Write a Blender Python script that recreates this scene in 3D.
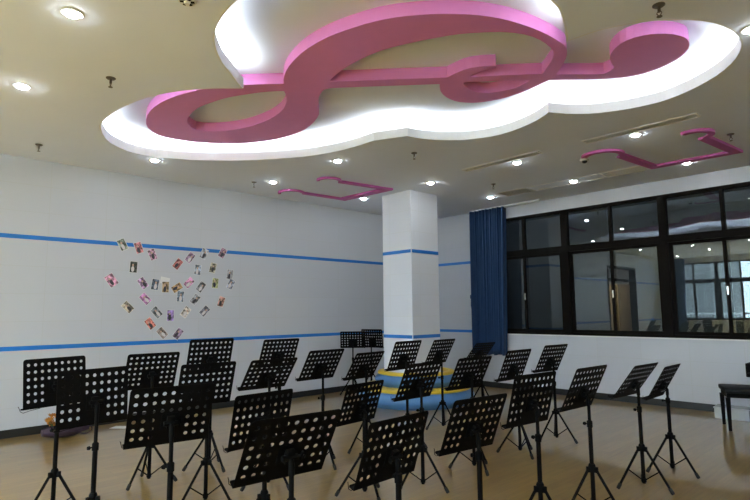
import bpy, bmesh, math, random
from mathutils import Vector, Matrix
from mathutils.geometry import tessellate_polygon
R = math.radians
scene = bpy.context.scene
for o in list(bpy.data.objects): bpy.data.objects.remove(o)

# ------------------------------------------------------------------ camera
cam_data = bpy.data.cameras.new('camera'); cam = bpy.data.objects.new('camera', cam_data)
scene.collection.objects.link(cam); scene.camera = cam
cam_data.sensor_width = 36.0; cam_data.lens = 25.918; cam_data.clip_start = .05
_m = ((0.6864995, 0.0893888, 0.7216149), (0.7270644, -0.0710263, -0.6828855), (-0.0097887, 0.9934611, -0.1137510))
cam.matrix_world = Matrix.Translation((0, 0, 1.5)) @ Matrix(_m).to_4x4()

# ------------------------------------------------------------------ world, exposure
world = bpy.data.worlds.new('world'); scene.world = world; world.use_nodes = True
bg = world.node_tree.nodes['Background']; bg.inputs[0].default_value = (.71, .855, 1, 1); bg.inputs[1].default_value = 21.0
sun_data = bpy.data.lights.new('sun', 'SUN'); sun = bpy.data.objects.new('sun', sun_data); scene.collection.objects.link(sun)
sun_data.energy = 270.0; sun_data.angle = math.radians(1.0); sun_data.color = (.82, .95, 1); sun.rotation_euler = (R(38), 0, R(-12))   # high, from behind the back windows
scene.view_settings.view_transform = 'Standard'; scene.view_settings.look = 'None'
scene.view_settings.gamma = 1; scene.view_settings.use_curve_mapping = False
scene.view_settings.exposure = 0.0
scene.cycles.caustics_reflective = False; scene.cycles.caustics_refractive = False
DOWN_W = 152.0        # radiance of a downlight's face
COVE_W = 14.0         # radiance of the cove's light strip

# ------------------------------------------------------------------ sizes
H = 3.5416; XL = -8.111; YW = 9.160; YB = -5.6; XR = 3.2
random.seed(4)
OPENING = [(-6.18, 1.749), (-6.398, 1.829), (-6.61, 1.936), (-6.744, 2.037), (-6.838, 2.144), (-6.917, 2.257), (-6.966, 2.379), (-6.979, 2.515), (-6.96, 2.656), (-6.91, 2.794), (-6.844, 2.928), (-6.785, 3.054), (-6.716, 3.175), (-6.624, 3.294), (-6.522, 3.409), (-6.422, 3.518), (-6.315, 3.622), (-6.2, 3.721), (-6.067, 3.824), (-5.893, 3.949), (-5.718, 4.063), (-5.579, 4.134), (-5.446, 4.186), (-5.299, 4.236), (-5.149, 4.277), (-4.997, 4.301), (-4.847, 4.315), (-4.696, 4.321), (-4.567, 4.323), (-4.373, 4.412), (-4.183, 4.499), (-4.169, 4.578), (-4.144, 4.675), (-4.091, 4.787), (-4.024, 4.9), (-3.949, 4.997), (-3.864, 5.081), (-3.768, 5.15), (-3.662, 5.205), (-3.55, 5.248), (-3.427, 5.271), (-3.289, 5.268), (-3.146, 5.245), (-3.0, 5.203), (-2.867, 5.15), (-2.76, 5.089), (-2.678, 5.033), (-2.636, 5.115), (-2.578, 5.212), (-2.498, 5.311), (-2.409, 5.401), (-2.326, 5.458), (-2.242, 5.501), (-2.156, 5.54), (-2.068, 5.571), (-1.975, 5.592), (-1.886, 5.605), (-1.812, 5.61), (-1.736, 5.602), (-1.639, 5.575), (-1.536, 5.533), (-1.435, 5.482), (-1.337, 5.419), (-1.241, 5.342), (-1.155, 5.256), (-1.083, 5.165), (-1.024, 5.071), (-0.978, 4.973), (-0.946, 4.881), (-0.929, 4.811), (-0.922, 4.744), (-0.917, 4.669), (-0.919, 4.592), (-0.932, 4.51), (-0.95, 4.431), (-0.97, 4.364), (-0.993, 4.302), (-1.025, 4.237), (-1.06, 4.176), (-1.096, 4.129), (-1.136, 4.085), (-1.184, 4.036), (-1.236, 3.988), (-1.288, 3.945), (-1.343, 3.907), (-1.4, 3.876), (-1.461, 3.85), (-1.522, 3.824), (-1.587, 3.803), (-1.66, 3.792), (-1.732, 3.787), (-1.792, 3.782), (-1.84, 3.78), (-1.8, 3.697), (-1.758, 3.606), (-1.723, 3.519), (-1.693, 3.436), (-1.668, 3.364), (-1.649, 3.297), (-1.642, 3.241), (-1.638, 3.169), (-1.629, 3.056), (-1.626, 2.922), (-1.638, 2.774), (-1.661, 2.621), (-1.691, 2.473), (-1.733, 2.33), (-1.794, 2.188), (-1.869, 2.059), (-1.96, 1.955), (-2.069, 1.866), (-2.199, 1.789), (-2.345, 1.728), (-2.496, 1.686), (-2.659, 1.66), (-2.848, 1.649), (-3.027, 1.649), (-3.133, 1.652), (-3.21, 1.661), (-3.3, 1.674), (-3.389, 1.694), (-3.476, 1.721), (-3.561, 1.755), (-3.641, 1.797), (-3.723, 1.849), (-3.817, 1.919), (-3.907, 1.996), (-3.972, 2.065), (-4.031, 2.135), (-4.111, 2.218), (-4.185, 2.297), (-4.231, 2.353), (-4.261, 2.394), (-4.299, 2.353), (-4.343, 2.304), (-4.386, 2.254), (-4.434, 2.203), (-4.491, 2.15), (-4.554, 2.096), (-4.622, 2.043), (-4.699, 1.99), (-4.792, 1.936), (-4.899, 1.885), (-5.021, 1.838), (-5.159, 1.797), (-5.316, 1.764), (-5.485, 1.74), (-5.661, 1.724), (-5.839, 1.719), (-6.006, 1.722)]
CLEF = [(-6.139, 2.214), (-5.986, 2.17), (-5.829, 2.141), (-5.679, 2.129), (-5.531, 2.132), (-5.384, 2.148), (-5.239, 2.178), (-5.088, 2.223), (-4.947, 2.277), (-4.836, 2.337), (-4.735, 2.404), (-4.633, 2.478), (-4.536, 2.555), (-4.452, 2.631), (-4.377, 2.703), (-4.307, 2.77), (-4.248, 2.825), (-4.225, 2.804), (-4.183, 2.775), (-4.104, 2.73), (-4.004, 2.683), (-3.894, 2.644), (-3.774, 2.611), (-3.646, 2.587), (-3.515, 2.573), (-3.384, 2.573), (-3.258, 2.583), (-3.149, 2.602), (-3.039, 2.63), (-2.913, 2.668), (-2.79, 2.716), (-2.687, 2.775), (-2.593, 2.841), (-2.503, 2.915), (-2.425, 2.988), (-2.37, 3.046), (-2.325, 3.102), (-2.278, 3.162), (-2.234, 3.226), (-2.194, 3.298), (-2.157, 3.376), (-2.124, 3.462), (-2.095, 3.556), (-2.069, 3.661), (-2.048, 3.773), (-2.034, 3.894), (-2.027, 4.008), (-2.026, 4.088), (-2.032, 4.153), (-2.049, 4.212), (-2.073, 4.266), (-2.099, 4.315), (-2.133, 4.365), (-2.179, 4.424), (-2.234, 4.486), (-2.298, 4.551), (-2.359, 4.609), (-2.286, 4.687), (-2.203, 4.774), (-2.122, 4.867), (-2.044, 4.931), (-1.978, 4.913), (-1.925, 4.872), (-1.911, 4.807), (-1.896, 4.74), (-1.885, 4.696), (-1.869, 4.655), (-1.844, 4.606), (-1.809, 4.556), (-1.76, 4.505), (-1.703, 4.464), (-1.642, 4.444), (-1.58, 4.441), (-1.524, 4.456), (-1.471, 4.484), (-1.422, 4.521), (-1.379, 4.567), (-1.341, 4.626), (-1.313, 4.687), (-1.297, 4.739), (-1.292, 4.791), (-1.297, 4.854), (-1.312, 4.919), (-1.337, 4.979), (-1.374, 5.036), (-1.423, 5.089), (-1.485, 5.136), (-1.559, 5.174), (-1.642, 5.2), (-1.732, 5.213), (-1.822, 5.209), (-1.904, 5.182), (-1.981, 5.139), (-2.051, 5.086), (-2.123, 5.022), (-2.207, 4.944), (-2.295, 4.858), (-2.386, 4.762), (-2.467, 4.674), (-2.581, 4.702), (-2.704, 4.728), (-2.793, 4.739), (-2.874, 4.742), (-2.964, 4.741), (-3.058, 4.727), (-3.159, 4.691), (-3.251, 4.643), (-3.313, 4.591), (-3.355, 4.535), (-3.388, 4.477), (-3.407, 4.413), (-3.411, 4.337), (-3.402, 4.257), (-3.378, 4.175), (-3.341, 4.095), (-3.289, 4.02), (-3.238, 3.958), (-3.422, 3.787), (-3.631, 3.593), (-3.836, 3.403), (-4.017, 3.236), (-4.05, 3.218), (-4.091, 3.205), (-4.135, 3.211), (-4.188, 3.231), (-4.255, 3.263), (-4.329, 3.306), (-4.405, 3.358), (-4.486, 3.42), (-4.572, 3.496), (-4.668, 3.573), (-4.782, 3.634), (-4.911, 3.686), (-5.056, 3.733), (-5.216, 3.764), (-5.399, 3.768), (-5.583, 3.75), (-5.74, 3.711), (-5.889, 3.649), (-6.056, 3.559), (-6.208, 3.453), (-6.31, 3.348), (-6.39, 3.235), (-6.474, 3.107), (-6.541, 2.977), (-6.578, 2.852), (-6.593, 2.734), (-6.597, 2.625), (-6.572, 2.523), (-6.499, 2.422), (-6.396, 2.333), (-6.276, 2.266)]
CLEF_HOLES = [[(-5.919, 2.609), (-5.813, 2.557), (-5.692, 2.523), (-5.543, 2.499), (-5.398, 2.49), (-5.286, 2.5), (-5.181, 2.521), (-5.059, 2.548), (-4.946, 2.581), (-4.866, 2.614), (-4.79, 2.654), (-4.686, 2.709), (-4.588, 2.765), (-4.521, 2.812), (-4.47, 2.854), (-4.428, 2.893), (-4.397, 2.925), (-4.445, 2.974), (-4.507, 3.03), (-4.581, 3.083), (-4.669, 3.132), (-4.77, 3.177), (-4.887, 3.214), (-5.022, 3.239), (-5.168, 3.251), (-5.319, 3.244), (-5.471, 3.223), (-5.612, 3.189), (-5.745, 3.138), (-5.874, 3.061), (-5.981, 2.972), (-6.059, 2.882), (-6.085, 2.79), (-6.022, 2.693)], [(-3.913, 3.127), (-3.9, 3.118), (-3.87, 3.105), (-3.802, 3.085), (-3.716, 3.064), (-3.623, 3.05), (-3.516, 3.04), (-3.386, 3.038), (-3.256, 3.044), (-3.153, 3.058), (-3.05, 3.084), (-2.926, 3.129), (-2.8, 3.183), (-2.68, 3.24), (-2.576, 3.295), (-2.508, 3.337), (-2.446, 3.386), (-2.357, 3.463), (-2.272, 3.549), (-2.209, 3.636), (-2.163, 3.725), (-2.135, 3.813), (-2.122, 3.904), (-2.121, 4.004), (-2.13, 4.097), (-2.144, 4.16), (-2.169, 4.214), (-2.207, 4.273), (-2.261, 4.337), (-2.351, 4.421), (-2.444, 4.502), (-2.561, 4.389), (-2.694, 4.265), (-2.825, 4.149), (-2.941, 4.05), (-2.888, 4.037), (-2.831, 4.026), (-2.787, 4.025), (-2.745, 4.031), (-2.699, 4.047), (-2.659, 4.065), (-2.648, 4.049), (-2.638, 4.034), (-2.687, 3.987), (-2.746, 3.939), (-2.807, 3.903), (-2.882, 3.88), (-2.988, 3.883), (-3.094, 3.894), (-3.277, 3.722), (-3.49, 3.522), (-3.713, 3.314)], [(-3.077, 4.119), (-3.045, 4.117), (-3.009, 4.142), (-2.975, 4.175), (-2.928, 4.225), (-2.848, 4.297), (-2.758, 4.38), (-2.671, 4.467), (-2.596, 4.545), (-2.66, 4.568), (-2.733, 4.588), (-2.797, 4.592), (-2.865, 4.58), (-2.949, 4.548), (-3.028, 4.503), (-3.077, 4.451), (-3.108, 4.392), (-3.122, 4.327), (-3.121, 4.259), (-3.104, 4.179)]]
STANDS = [(1, -4.671, 1.124, 0.963, 104.0, -6.4), (2, -3.876, 1.16, 0.926, 99.2, -1.7), (3, -3.063, 1.313, 0.874, 81.7, 20.7), (4, -5.035, 1.964, 0.927, 86.3, 23.6), (5, -5.07, 2.553, 1.025, 87.9, 16.9), (6, -4.164, 2.073, 0.88, 86.0, 18.6), (7, -3.137, 1.967, 0.758, 94.0, 12.7), (8, -2.096, 1.454, 0.834, 84.7, 30.0), (9, -5.332, 3.525, 0.983, 85.7, 26.1), (10, -4.182, 2.659, 0.901, 87.0, 40.0), (11, -4.38, 3.409, 0.917, 92.0, 32.0), (12, -4.475, 4.082, 0.852, 94.9, 33.1), (13, -7.573, 6.585, 0.935, 48.4, 30.9), (14, -7.745, 7.205, 0.941, 17.8, 9.2), (15, -3.417, 3.092, 0.695, 95.6, 19.5), (16, -2.022, 2.063, 0.738, 92.3, 19.0), (17, -4.288, 4.535, 0.948, 92.5, 23.3), (18, -4.579, 5.503, 0.923, 92.6, 28.9), (19, -3.203, 3.566, 0.843, 89.4, 26.5), (20, -3.229, 4.324, 0.842, 82.8, 29.0), (21, -5.148, 7.156, 0.808, 84.5, 42.2), (22, -3.224, 5.117, 0.864, 88.8, 23.6), (23, -3.236, 5.91, 0.882, 84.2, 27.2), (24, -1.969, 3.348, 0.851, 84.1, 14.5), (25, -1.985, 2.707, 0.774, 83.4, 22.7), (26, -1.927, 4.015, 0.857, 87.2, 25.2), (27, -1.899, 4.886, 0.831, 86.7, 36.3), (28, -1.883, 5.52, 0.765, 91.2, 29.6)]
PH = [(2.665, 2.497), (2.892, 2.469), (3.096, 2.382), (2.83, 2.182), (2.535, 1.979), (3.486, 2.262), (3.679, 2.371), (3.91, 2.448), (4.231, 2.482), (3.813, 2.185), (4.068, 2.23), (4.37, 2.133), (4.392, 1.975), (4.115, 1.984), (4.227, 1.688), (3.674, 1.979), (3.873, 1.92), (2.972, 1.951), (3.151, 1.937), (3.309, 1.902), (3.486, 1.898), (3.544, 1.764), (3.784, 1.722), (3.944, 1.539), (3.634, 1.525), (3.399, 1.475), (3.189, 1.524), (3.015, 1.723), (2.773, 1.602), (3.1, 1.361), (3.282, 1.218), (3.525, 1.199), (3.298, 2.0)]
# ------------------------------------------------------------------ helpers
def link(o): scene.collection.objects.link(o); return o
def tag(o, label=None, cat=None, group=None, kind=None):
    if label: o['label'] = label
    if cat: o['category'] = cat
    if group: o['group'] = group
    if kind: o['kind'] = kind
    return o
def empty(name, loc=(0, 0, 0), rz=0, **k):
    o = bpy.data.objects.new(name, None); link(o); o.location = loc; o.rotation_euler = (0, 0, rz)
    o.empty_display_size = .1
    return tag(o, **k)
def build(name, bm, mats, parent=None, smooth=False, **k):
    me = bpy.data.meshes.new(name)
    bmesh.ops.recalc_face_normals(bm, faces=bm.faces[:])
    bm.to_mesh(me); bm.free()
    for m in (mats if isinstance(mats, (list, tuple)) else [mats]): me.materials.append(m)
    if smooth:
        for f in me.polygons: f.use_smooth = True
        try: me.set_sharp_from_angle(angle=R(40))
        except Exception: pass
    o = bpy.data.objects.new(name, me); link(o)
    if parent: o.parent = parent
    return tag(o, **k)
def struct(name, bm, mats, parent=None, **k): return build(name, bm, mats, parent, kind=None if parent else 'structure', **k)
def box(bm, x0, x1, y0, y1, z0, z1, mi=0, M=None, bev=0):
    vs = [bm.verts.new(Vector(c)) for c in ((x0,y0,z0),(x1,y0,z0),(x1,y1,z0),(x0,y1,z0),(x0,y0,z1),(x1,y0,z1),(x1,y1,z1),(x0,y1,z1))]
    fs = [bm.faces.new([vs[i] for i in q]) for q in ((3,2,1,0),(4,5,6,7),(0,1,5,4),(1,2,6,5),(2,3,7,6),(3,0,4,7))]
    for f in fs: f.material_index = mi
    if bev:
        es = list({e for f in fs for e in f.edges})
        r = bmesh.ops.bevel(bm, geom=es, offset=bev, segments=2, affect='EDGES', profile=.5)
        vs = list({v for f in r['faces'] for v in f.verts} | {v for v in vs if v.is_valid})
    if M is not None:
        for v in vs: v.co = M @ v.co
    return bm
def B(*a, **k): return box(bmesh.new(), *a, **k)
def tube(bm, pts, r, seg=10, mi=0, cap=True):
    pts = [Vector(p) for p in pts]; rr = r if isinstance(r, (list, tuple)) else [r]*len(pts)
    rings = []; n = len(pts); u = None
    for i, q in enumerate(pts):
        t = (pts[min(i+1, n-1)] - pts[max(i-1, 0)]).normalized()
        if u is None:
            u = t.cross(Vector((0, 0, 1)) if abs(t.z) < .9 else Vector((1, 0, 0))).normalized()
        else: u = (u - t*u.dot(t)).normalized()
        w = t.cross(u)
        rings.append([bm.verts.new(q + (u*math.cos(2*math.pi*k/seg) + w*math.sin(2*math.pi*k/seg))*rr[i]) for k in range(seg)])
    for a, b in zip(rings, rings[1:]):
        for k in range(seg):
            f = bm.faces.new((a[k], a[(k+1)%seg], b[(k+1)%seg], b[k])); f.material_index = mi
    if cap:
        for q in (rings[0][::-1], rings[-1]):
            f = bm.faces.new(q); f.material_index = mi
    return bm
def lathe(bm, prof, seg=32, c=(0, 0, 0), mi=0, closed=False):
    rings = []
    for r, z in prof: rings.append([bm.verts.new((c[0]+r*math.cos(2*math.pi*k/seg), c[1]+r*math.sin(2*math.pi*k/seg), c[2]+z)) for k in range(seg)])
    pr = list(zip(rings, rings[1:])) + ([(rings[-1], rings[0])] if closed else [])
    for a, b in pr:
        for k in range(seg):
            f = bm.faces.new((a[k], a[(k+1)%seg], b[(k+1)%seg], b[k])); f.material_index = mi
    if not closed:
        for q in (rings[0][::-1], rings[-1]):
            f = bm.faces.new(q); f.material_index = mi
    return bm
def plate(bm, loops, z0, z1, mi=0, M=None):
    """flat plate with holes: loops[0] outline, the rest holes, from z0 to z1"""
    flat = [p for l in loops for p in l]
    lo = [bm.verts.new((p[0], p[1], z0)) for p in flat]; hi = [bm.verts.new((p[0], p[1], z1)) for p in flat]
    for t in tessellate_polygon([[Vector((p[0], p[1], 0)) for p in l] for l in loops]):
        if len(set(t)) < 3: continue
        for vs in ((lo[t[0]], lo[t[1]], lo[t[2]]), (hi[t[2]], hi[t[1]], hi[t[0]])):
            try: bm.faces.new(vs).material_index = mi
            except ValueError: pass
    k = 0
    for l in loops:
        n = len(l)
        for i in range(n):
            a, b = k+i, k+(i+1) % n
            bm.faces.new((lo[a], lo[b], hi[b], hi[a])).material_index = mi
        k += n
    if M is not None:
        for v in lo+hi: v.co = M @ v.co
    return bm
def offset(poly, d):
    """push a closed outline outwards by d"""
    n = len(poly); area = sum(poly[i][0]*poly[(i+1)%n][1]-poly[(i+1)%n][0]*poly[i][1] for i in range(n))
    s = 1 if area > 0 else -1; out = []
    for i in range(n):
        a, b, c = Vector(poly[i-1]), Vector(poly[i]), Vector(poly[(i+1)%n])
        t1 = (b-a).normalized(); t2 = (c-b).normalized()
        n1 = Vector((t1.y, -t1.x))*s; n2 = Vector((t2.y, -t2.x))*s
        m = n1+n2; m = m.normalized() if m.length > 1e-4 else n1
        out.append(tuple(b + m*d/max(.5, m.dot(n1))))
    return out
def inside(p, poly):
    c = False; n = len(poly)
    for i in range(n):
        a, b = poly[i], poly[i-1]
        if (a[1] > p[1]) != (b[1] > p[1]) and p[0] < (b[0]-a[0])*(p[1]-a[1])/(b[1]-a[1])+a[0]: c = not c
    return c
def copy_tree(o, parent=None):
    c = o.copy(); link(c)
    if parent: c.parent = parent
    for ch in list(o.children): copy_tree(ch, c)
    return c

# ------------------------------------------------------------------ materials
def mat(name, col, rough=.5, metal=0, spec=.5, emit=None, es=0):
    m = bpy.data.materials.new(name); m.use_nodes = True; b = m.node_tree.nodes['Principled BSDF']
    b.inputs['Base Color'].default_value = (*col, 1); b.inputs['Roughness'].default_value = rough
    b.inputs['Metallic'].default_value = metal; b.inputs['Specular IOR Level'].default_value = spec
    if emit: b.inputs['Emission Color'].default_value = (*emit, 1); b.inputs['Emission Strength'].default_value = es
    return m
def nodes(m): return m.node_tree.nodes, m.node_tree.links, m.node_tree.nodes['Principled BSDF']
def speckle(m, col, amount=.12, scale=8, detail=4):
    """slight uneven tone of the paint or cloth itself"""
    N, L, b = nodes(m)
    t = N.new('ShaderNodeTexCoord'); n = N.new('ShaderNodeTexNoise'); n.inputs['Scale'].default_value = scale; n.inputs['Detail'].default_value = detail
    r = N.new('ShaderNodeMix'); r.data_type = 'RGBA'
    r.inputs[6].default_value = (*[c*(1-amount) for c in col], 1); r.inputs[7].default_value = (*[min(1, c*(1+amount)) for c in col], 1)
    L.new(t.outputs['Object'], n.inputs['Vector']); L.new(n.outputs['Fac'], r.inputs[0]); L.new(r.outputs[2], b.inputs['Base Color'])
    return m
def M_(name, col, rough=.5, amount=.08, scale=8, **k): return speckle(mat(name, col, rough, **k), col, amount, scale)

def tile_material(k=1):
    col = (.63, .645, .695); m = mat('wall_tiles', col, .38); N, L, b = nodes(m)
    g = N.new('ShaderNodeNewGeometry'); s = N.new('ShaderNodeSeparateXYZ'); a = N.new('ShaderNodeMath'); a.operation = 'ADD'
    c = N.new('ShaderNodeCombineXYZ'); br = N.new('ShaderNodeTexBrick')
    L.new(g.outputs['Position'], s.inputs[0]); L.new(s.outputs[0], a.inputs[0]); L.new(s.outputs[1], a.inputs[1])
    L.new(a.outputs[0], c.inputs[0]); L.new(s.outputs[2], c.inputs[1]); L.new(c.outputs[0], br.inputs['Vector'])
    br.offset = 0; br.inputs['Scale'].default_value = 1; br.inputs['Brick Width'].default_value = .71; br.inputs['Row Height'].default_value = .355
    br.inputs['Mortar Size'].default_value = .003; br.inputs['Mortar Smooth'].default_value = .3
    br.inputs['Color1'].default_value = (.63, .645, .695, 1); br.inputs['Color2'].default_value = (.615, .63, .68, 1); br.inputs['Mortar'].default_value = (.58, .59, .60, 1)
    for q in ('Color1', 'Color2', 'Mortar'): br.inputs[q].default_value = (*[c*k for c in br.inputs[q].default_value[:3]], 1)
    L.new(br.outputs['Color'], b.inputs['Base Color'])
    return m
def floor_material():
    m = mat('floor_planks', (.3, .2, .1), .3, spec=.4); N, L, b = nodes(m)
    g = N.new('ShaderNodeNewGeometry'); mp = N.new('ShaderNodeMapping'); L.new(g.outputs['Position'], mp.inputs[0]); mp.inputs['Rotation'].default_value = (0, 0, R(90))
    br = N.new('ShaderNodeTexBrick'); L.new(mp.outputs[0], br.inputs['Vector']); br.offset = .37; br.inputs['Scale'].default_value = 1
    br.inputs['Brick Width'].default_value = .92; br.inputs['Row Height'].default_value = .09; br.inputs['Mortar Size'].default_value = .0008; br.inputs['Bias'].default_value = 0
    br.inputs['Color1'].default_value = (.31, .198, .056, 1); br.inputs['Color2'].default_value = (.26, .162, .044, 1); br.inputs['Mortar'].default_value = (.16, .095, .03, 1)
    st = N.new('ShaderNodeMapping'); L.new(g.outputs['Position'], st.inputs[0]); st.inputs['Scale'].default_value = (9, .7, 1)
    n = N.new('ShaderNodeTexNoise'); n.inputs['Scale'].default_value = 4; n.inputs['Detail'].default_value = 6; L.new(st.outputs[0], n.inputs['Vector'])
    x = N.new('ShaderNodeMix'); x.data_type = 'RGBA'; x.blend_type = 'MULTIPLY'; x.inputs[0].default_value = .55
    rp = N.new('ShaderNodeValToRGB'); rp.color_ramp.elements[0].position = .3; rp.color_ramp.elements[0].color = (.64, .60, .54, 1); rp.color_ramp.elements[1].position = .7; rp.color_ramp.elements[1].color = (1, 1, 1, 1)
    L.new(n.outputs['Fac'], rp.inputs[0]); L.new(br.outputs['Color'], x.inputs[6]); L.new(rp.outputs[0], x.inputs[7]); L.new(x.outputs[2], b.inputs['Base Color'])
    n2 = N.new('ShaderNodeTexNoise'); n2.inputs['Scale'].default_value = 1.5; n2.inputs['Detail'].default_value = 5; L.new(g.outputs['Position'], n2.inputs['Vector'])
    mr = N.new('ShaderNodeMapRange'); mr.inputs[3].default_value = .04; mr.inputs[4].default_value = .10; L.new(n2.outputs['Fac'], mr.inputs[0]); L.new(mr.outputs[0], b.inputs['Coat Roughness']); b.inputs['Coat Weight'].default_value = .7; b.inputs['Coat IOR'].default_value = 1.5
    bp = N.new('ShaderNodeBump'); bp.inputs['Strength'].default_value = .03; L.new(n.outputs['Fac'], bp.inputs['Height']); L.new(bp.outputs[0], b.inputs['Normal'])
    return m
def glass_material():
    m = bpy.data.materials.new('window_glass'); m.use_nodes = True; N = m.node_tree.nodes; L = m.node_tree.links
    for n in list(N): N.remove(n)
    o = N.new('ShaderNodeOutputMaterial'); mx = N.new('ShaderNodeMixShader'); t = N.new('ShaderNodeBsdfTransparent'); g = N.new('ShaderNodeBsdfGlossy'); f = N.new('ShaderNodeLayerWeight'); pw = N.new('ShaderNodeMath'); pw.operation = 'POWER'; pw.inputs[1].default_value = 5; sc = N.new('ShaderNodeMath'); sc.operation = 'MULTIPLY_ADD'; sc.inputs[1].default_value = .9; sc.inputs[2].default_value = .047
    t.inputs[0].default_value = (.84, .88, .88, 1); g.inputs['Roughness'].default_value = 0; g.inputs[0].default_value = (.92, .97, 1, 1); f.inputs['Blend'].default_value = .5
    L.new(f.outputs['Facing'], pw.inputs[0]); L.new(pw.outputs[0], sc.inputs[0]); L.new(sc.outputs[0], mx.inputs[0]); L.new(t.outputs[0], mx.inputs[1]); L.new(g.outputs[0], mx.inputs[2]); L.new(mx.outputs[0], o.inputs[0])
    return m
def emission(name, col, s): return mat(name, (.9, .9, .9), .5, emit=col, es=s)

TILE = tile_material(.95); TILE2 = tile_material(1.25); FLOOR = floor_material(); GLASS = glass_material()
CEIL = M_('ceiling_paint', (.83, .865, .95), .8, .02, 3)
LIPM = M_('cove_edge_paint', (.80, .80, .78), .7, .02, 3)
PINK = M_('pink_paint', (.78, .25, .60), .55, .05, 6)
PINK2 = M_('dark_pink_paint', (.56, .12, .40), .55, .05, 6)
TAPE = M_('blue_tape', (.015, .19, .62), .35, .08, 10)
BLACK = M_('black_powder_coat', (.0045, .004, .004), .65, .15, 60, spec=.10)
BLACK2 = M_('black_plastic', (.004, .004, .004), .7, .1, 40, spec=.10)
RUBBER = M_('black_rubber', (.014, .014, .014), .8, .1, 40)
STEEL = M_('steel', (.55, .55, .55), .25, .05, 30, metal=1)
DSTEEL = M_('dark_bronze_metal', (.16, .14, .12), .35, .05, 30, metal=.8)
SKIRT = M_('black_skirting', (.016, .017, .018), .35, .1, 12)
FRAME = M_('dark_window_frame', (.008, .0065, .0055), .7, .1, 12, spec=.08)
CURT = M_('blue_curtain_cloth', (.017, .052, .145), .8, .15, 25)
PBLUE = M_('blue_vinyl', (.085, .22, .46), .42, .06, 10)
PYEL = M_('yellow_vinyl', (.72, .50, .04), .42, .06, 10)
DARK = M_('painted_darkness', (.02, .021, .022), .8, .1, 3)  # near-black colour stands in for missing light behind the first window
GREY = M_('grey_vent_paint', (.62, .61, .59), .6, .05, 10)
LGREY = M_('light_vent_paint', (.74, .73, .71), .5, .04, 10)
WHITEP = M_('white_plastic', (.78, .78, .76), .4, .03, 12)
DOWNF = emission('downlight_face', (.90, .965, 1), DOWN_W)
COVEF = emission('cove_light_strip', (.95, 1, .99), COVE_W)

# ------------------------------------------------------------------ the room
struct('floor', B(XL-.2, XR+.2, YB-.2, YW+.2, -.1, 0), FLOOR)
c_out = [(XL-.2, YB-.2), (XR+.2, YB-.2), (XR+.2, YW+.2), (XL-.2, YW+.2)]
lip_out = offset(OPENING, .014)
struct('ceiling', plate(bmesh.new(), [c_out, lip_out], H, H+.012), CEIL)
ox = [p[0] for p in OPENING]; oy = [p[1] for p in OPENING]
x0, x1, y0, y1 = min(ox)-.5, max(ox)+.5, min(oy)-.5, max(oy)+.5
ZU = H+.28
bm = bmesh.new(); box(bm, x0, x1, y0, y1, ZU, ZU+.02)
for q in ((x0, x0+.02, y0, y1), (x1-.02, x1, y0, y1), (x0+.02, x1-.02, y0, y0+.02), (x0+.02, x1-.02, y1-.02, y1)): box(bm, *q, H+.012, ZU)
struct('ceiling_recess', bm, CEIL)
struct('trim_1', plate(bmesh.new(), [lip_out, OPENING], H, H+.105), LIPM)
def clear(poly, dmax):
    """outward offset that stays hidden: pulled in wherever the outline folds back"""
    tries = [(d, offset(poly, d)) for d in (dmax, dmax*.75, dmax*.5, dmax*.3, .03, .02)]; out = []
    for i in range(len(poly)):
        for d, o in tries:
            q = Vector(o[i]); ok = True
            for k in range(len(poly)):
                a, b = Vector(poly[k-1]), Vector(poly[k]); t = max(0, min(1, (q-a).dot(b-a)/max(1e-9, (b-a).length_squared)))
                if (q-(a+(b-a)*t)).length < min(.7*d, .05): ok = False; break
            if ok and not inside(q, poly): break
        out.append(tuple(q))
    return out
s_in, s_out = clear(OPENING, .04), clear(OPENING, .20)
bm = bmesh.new(); n = len(s_in)
lo = [bm.verts.new((*p, H+.03)) for p in s_in]; hi = [bm.verts.new((*p, H+.03)) for p in s_out]
for i in range(n): bm.faces.new((lo[i], lo[(i+1)%n], hi[(i+1)%n], hi[i]))
r = bmesh.ops.extrude_face_region(bm, geom=bm.faces[:])
for v in [g for g in r['geom'] if isinstance(g, bmesh.types.BMVert)]: v.co.z -= .008
build('light_strip', bm, COVEF, label='white light strip hidden behind the curvy edge of the ceiling recess', cat='light strip')

# walls
DY0, DY1, DZ = -2.9, -.35, 3.05
bm = bmesh.new(); box(bm, XL-.2, XL, YB-.2, DY0, 0, H); box(bm, XL-.2, XL, DY1, YW+.2, 0, H); box(bm, XL-.2, XL, DY0, DY1, DZ, H)
struct('wall_left', bm, TILE)
WX0, WX1, WZ0, WZ1 = -6.36, 1.975, 1.0546, 3.3146
bm = bmesh.new(); box(bm, XL, WX0, YW, YW+.2, 0, H); box(bm, WX1, XR+.2, YW, YW+.2, 0, H); box(bm, WX0, WX1, YW, YW+.2, 0, WZ0-.02); box(bm, WX0, WX1, YW, YW+.2, WZ1, H)
struct('wall_right', bm, TILE)
bm = bmesh.new(); BX0, BX1 = -7.75, 2.0
box(bm, XL, BX0, YB-.2, YB, 0, H); box(bm, BX1, XR+.2, YB-.2, YB, 0, H); box(bm, BX0, BX1, YB-.2, YB, 0, WZ0-.02); box(bm, BX0, BX1, YB-.2, YB, WZ1, H)
struct('wall_back', bm, TILE)
struct('wall_side', B(XR, XR+.2, YB, YW, 0, H), TILE)
struct('trim_2', B(WX0, WX1, YW-.025, YW+.2, WZ0-.02, WZ0), LIPM)            # window sill ledges
struct('trim_3', B(BX0, BX1, YB-.2, YB+.025, WZ0-.02, WZ0), LIPM)
struct('baseboard_left', box(B(XL, XL+.012, DY1, YW, 0, .1), XL, XL+.012, YB, DY0, 0, .1), SKIRT)
struct('baseboard_right', B(XL+.012, XR, YW-.012, YW, 0, .105), SKIRT)
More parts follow.
